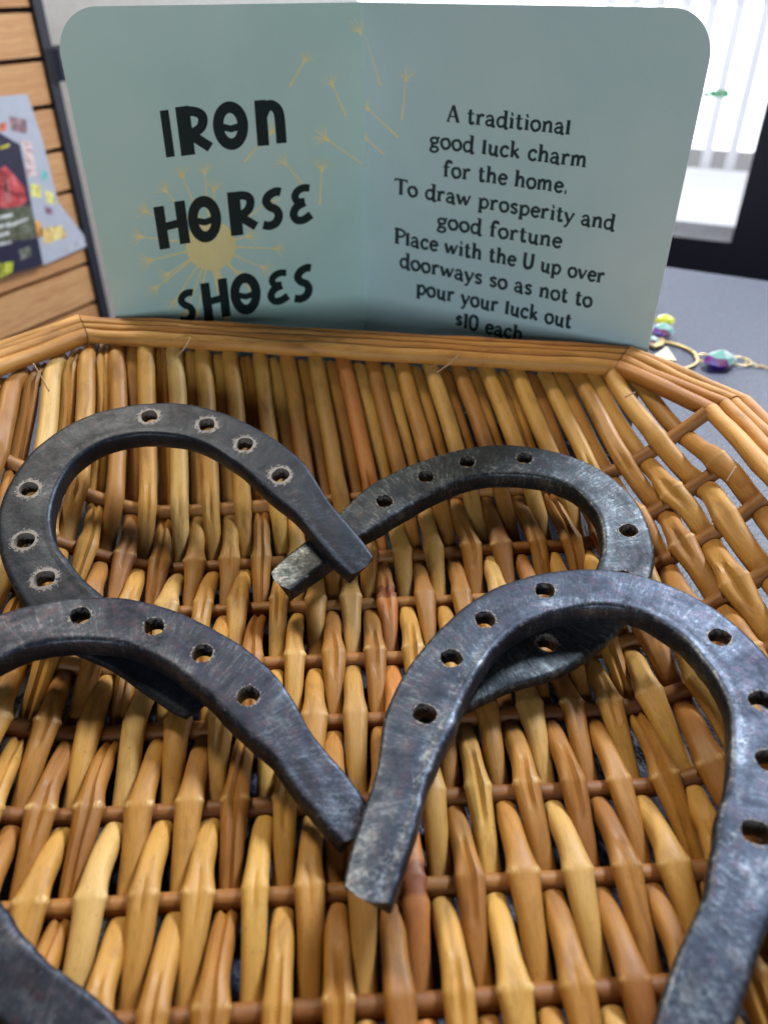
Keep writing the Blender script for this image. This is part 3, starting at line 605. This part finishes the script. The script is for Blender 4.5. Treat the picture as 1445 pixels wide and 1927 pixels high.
def shoe(key):
    sd = ord(key)*3.1; m = MB(); K = 90
    HO, HI = HOHI[key]; full_o = np.r_[HO[::-1]*[-1, 1], HO[1:]]; full_i = np.r_[HI[::-1]*[-1, 1], HI[1:]]; NS = len(full_o)
    # cross-section (v: 0 outer .. 1 inner, z)
    sec = [(.035, -TH), (.0, -TH+.08), (-.004, -TH*.6), (0., -.16), (.018, -.06), (.055, -.012)]+[(v, .0) for v in np.linspace(.10, .88, 15)]+[(.925, -.012), (.965, -.055), (.992, -.13), (1., -TH*.55), (.985, -TH+.08), (.95, -TH)]
    ns = len(sec); V = []
    for i in range(NS):
        o_, i_ = full_o[i], full_i[i]; s = (i-(NS-1)/2)/((NS-1)/2)
        we = max(0, 1-(1-abs(s))*(K/4.5))    # last few stations: round the heel
        for j, (v, z) in enumerate(sec):
            vv = v; dent = 0
            if v > .9: dent = .03*noise.noise((i*.16, sd, 2.))+(.014*noise.noise((i*.5, sd, 5.)) if key in 'CD' else 0)
            if v < .06: dent = .014*noise.noise((i*.2, sd, 8.))
            p = o_+(i_-o_)*(vv+dent)
            c = o_+(i_-o_)*.5; p = c+(p-c)*(1-.10*we**2); p = p+np.array([0, -1.])*0.22*we*(1-(2*v-1)**2) if abs(s) > .8 else p
            zz = z+(.025*noise.noise((i*.12, v*3, sd)) if z > -.2 else 0)-.10*max(0, abs(s)-.9)*4
            if z > -.02: zz += -.022*math.exp(-((v-.80)/.07)**2)*(1 if key in 'AC' else .3)
            if z <= -TH*.5: zz = (zz*(.76+.76*min(1, max(0, (vv-.35)/.6))))*(1-.25*max(0, abs(s)-.6)/.4)
            V.append((p[0], p[1], zz))
    f = [(i*ns+j, i*ns+(j+1) % ns, (i+1)*ns+(j+1) % ns, (i+1)*ns+j) for i in range(NS-1) for j in range(ns)]
    f += [tuple(range(ns))[::-1], tuple(range((NS-1)*ns, NS*ns))]
    o = mesh('horseshoe', V, f, M_IRON[key]); bm = bmesh.new(); bm.from_mesh(o.data); bmesh.ops.recalc_face_normals(bm, faces=bm.faces); bm.to_mesh(o.data); bm.free()
    # nail holes
    cb = MB(); hs = []
    for sx in (-1, 1):
        for hi, (hx, hy) in enumerate(HOLES):
            th = math.atan2(sx*hx, hy); cx, cy = sx*hx, hy; hs.append((cx, cy)); n = 18; ang = -th+sx*.12
            v = []
            for z, sc in ((.3, 1.06), (-.10, 1.0), (-TH-.3, .93)):
                for j in range(n):
                    a = 2*math.pi*j/n; rx = (abs(math.cos(a))**2.6+abs(math.sin(a))**2.6)**(-1/2.6)
                    x, y = .36*rx*math.cos(a)*sc, .395*rx*math.sin(a)*sc; x *= 1+.06*noise.noise((j, hi, sd)); 
                    v.append((cx+x*math.cos(ang)-y*math.sin(ang), cy+x*math.sin(ang)+y*math.cos(ang), z))
            ff = [(q_*n+j, q_*n+(j+1) % n, (q_+1)*n+(j+1) % n, (q_+1)*n+j) for q_ in range(2) for j in range(n)]+[tuple(range(n))[::-1], tuple(range(2*n, 3*n))]
            cb.add(v, ff)
    co = cb.build('cutter', M_IRON[key]); bm = bmesh.new(); bm.from_mesh(co.data); bmesh.ops.recalc_face_normals(bm, faces=bm.faces); bm.to_mesh(co.data); bm.free()
    md = o.modifiers.new('b', 'BOOLEAN'); md.operation = 'DIFFERENCE'; md.object = co; md.solver = 'EXACT'
    dg = bpy.context.evaluated_depsgraph_get(); dg.update(); nm = D.meshes.new_from_object(o.evaluated_get(dg)); o.modifiers.clear(); old = o.data; o.data = nm; D.meshes.remove(old); nm.name = 'horseshoe'
    cm_ = co.data; D.objects.remove(co); D.meshes.remove(cm_)
    nm.polygons.foreach_set('use_smooth', [True]*len(nm.polygons)); nm.set_sharp_from_angle(angle=math.radians(42))
    co_ = np.empty(len(nm.vertices)*3); nm.vertices.foreach_get('co', co_); X = co_.reshape(-1, 3)/CM
    fl = np.c_[np.arctan2(X[:, 0], X[:, 1])*5.5, np.hypot(X[:, 0], X[:, 1]), X[:, 2]]
    dmin = np.min([np.hypot(X[:, 0]-h[0], X[:, 1]-h[1]) for h in hs], axis=0); burr = np.clip(1.12-(dmin-.36)/(.34 if key == 'A' else .15), 0, 1)*(X[:, 2] > -.3)*(1 if key == 'A' else .72)
    a = nm.attributes.new('flow', 'FLOAT_VECTOR', 'POINT'); a.data.foreach_set('vector', fl.astype(np.float32).ravel())
    a = nm.attributes.new('burr', 'FLOAT', 'POINT'); a.data.foreach_set('value', burr.astype(np.float32))
    (x, y, z), (ya, tx, ty) = POSE[key]
    o.matrix_world = rotm(math.radians(ya), math.radians(tx), math.radians(ty)); o.location = Vector((x, y, z+H))*CM
    tag(o, LBL[key], 'horseshoe', 'iron horseshoes heaped on the tray'); return o
for k_ in 'ABCD': shoe(k_)
# ------------------------------------------------------------------ crystal chain on the table, right
M_BRASS = flat('brass', (.62, .48, .24), .35, .9)
q = N('rainbow_crystal_glow'); lw = q.n('ShaderNodeNewGeometry'); sp = q.n('ShaderNodeSeparateXYZ'); q.l(lw.outputs['True Normal'], sp.inputs[0]); mx = q.math('ADD', q.math('MULTIPLY', sp.outputs[2], .5), q.math('MULTIPLY', sp.outputs[0], .3))
q.set(Base_Color=q.ramp(mx, [(.0, (.13, .01, .55)), (.18, (.62, .16, .42)), (.32, (.30, .85, .75)), (.55, (.80, .95, .90))]), Roughness=.12, Transmission_Weight=.35, Specular_IOR_Level=.9, Coat_Weight=1.); M_CRY = q.m  # iridescent hues by facet normal; violet refracted glow painted on sides and below
q = N('yellow_crystal'); q.set(Base_Color=(.80, .85, .10), Roughness=.12, Transmission_Weight=.3, Coat_Weight=1.); M_CRY2 = q.m
def onT(px, py, z=0.): return hit(px, py, (0, 0, TZ+z), np.array([0, 0, 1.]))
ch = empty('crystal_chain', onT(1300, 660)); tag(ch, 'brass hoop charm with rainbow crystals and fine chain on dark table, right', 'charm')
def hoop(c, r, w_, name='hoop', n=40, th=.1, rz=1.):
    b = MB(); b.tube([c+np.array([r*math.cos(a), r*math.sin(a)*rz, 0]) for a in np.linspace(0, 2*math.pi, n+1)], w_, 8); return b.build(name, M_BRASS, ch, True)
def gem(c, rx, ry, rz, mat, seed_, name='crystal'):
    rs = random.Random(seed_); v = [c+np.array([0, 0, rz]), c-np.array([0, 0, rz])]; n = 7
    for lz, lr in ((.45, .75), (-.15, 1.)):
        for j in range(n): a = 2*math.pi*(j+rs.uniform(-.2, .2)+lz)/n; v.append(c+np.array([rx*lr*math.cos(a), ry*lr*math.sin(a), rz*lz]))
    f = []
    for j in range(n): k = (j+1) % n; f += [(0, 2+j, 2+k), (2+j, 2+n+j, 2+n+k, 2+k), (1, 2+n+k, 2+n+j)]
    return mesh(name, v, f, mat, ch)
hc = onT(1240, 668, .15); hr = abs(onT(1308, 668, .15)[0]-hc[0]); hoop(hc, hr, .14)
for c, r in ((onT(1326, 674, .2), .72), (onT(1392, 680, .2), .78)): hoop(c, r, .07, 'link')
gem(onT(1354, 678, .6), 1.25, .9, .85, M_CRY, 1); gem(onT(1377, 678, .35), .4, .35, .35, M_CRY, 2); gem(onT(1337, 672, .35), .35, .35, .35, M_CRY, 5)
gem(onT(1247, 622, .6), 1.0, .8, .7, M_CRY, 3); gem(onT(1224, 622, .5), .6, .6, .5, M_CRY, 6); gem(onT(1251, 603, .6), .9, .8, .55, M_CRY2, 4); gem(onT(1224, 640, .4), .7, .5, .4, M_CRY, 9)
tri = [onT(1222, 674, .3), onT(1272, 678, .3), onT(1254, 652, .3)]; b = MB(); b.add(tri+[p-np.array([0, 0, .2]) for p in tri], [(0, 1, 2), (5, 4, 3), (0, 3, 4, 1), (1, 4, 5, 2), (2, 5, 3, 0)]); b.build('triangle_charm', flat('charm_cream', (.66, .58, .40), .4, .3), ch)
hrt = [(1220, 640), (1226, 634), (1236, 636), (1246, 634), (1251, 640), (1248, 648), (1234, 652), (1222, 648)]; hv = [onT(x, y, .35) for x, y in hrt]; k = len(hv)
b = MB(); b.add(hv+[p-np.array([0, 0, .2]) for p in hv], [tuple(range(k))[::-1], tuple(range(k, 2*k))]+[(i, (i+1) % k, (i+1) % k+k, i+k) for i in range(k)]); b.build('heart_charm', M_BRASS, ch)
p0, p1 = onT(1404, 684, .12), onT(1475, 700, .12)
for i in range(11):
    c = p0+(p1-p0)*(i/10)+np.array([0, .12*math.sin(i*1.7), 0]); b = MB(); b.tube([c+np.array([.20*math.cos(a), .13*math.sin(a)*(1 if i % 2 else .4), .10*math.sin(a)*(0 if i % 2 else 1)]) for a in np.linspace(0, 2*math.pi, 13)], .035, 5); b.build('chain_link', M_BRASS, ch, True)
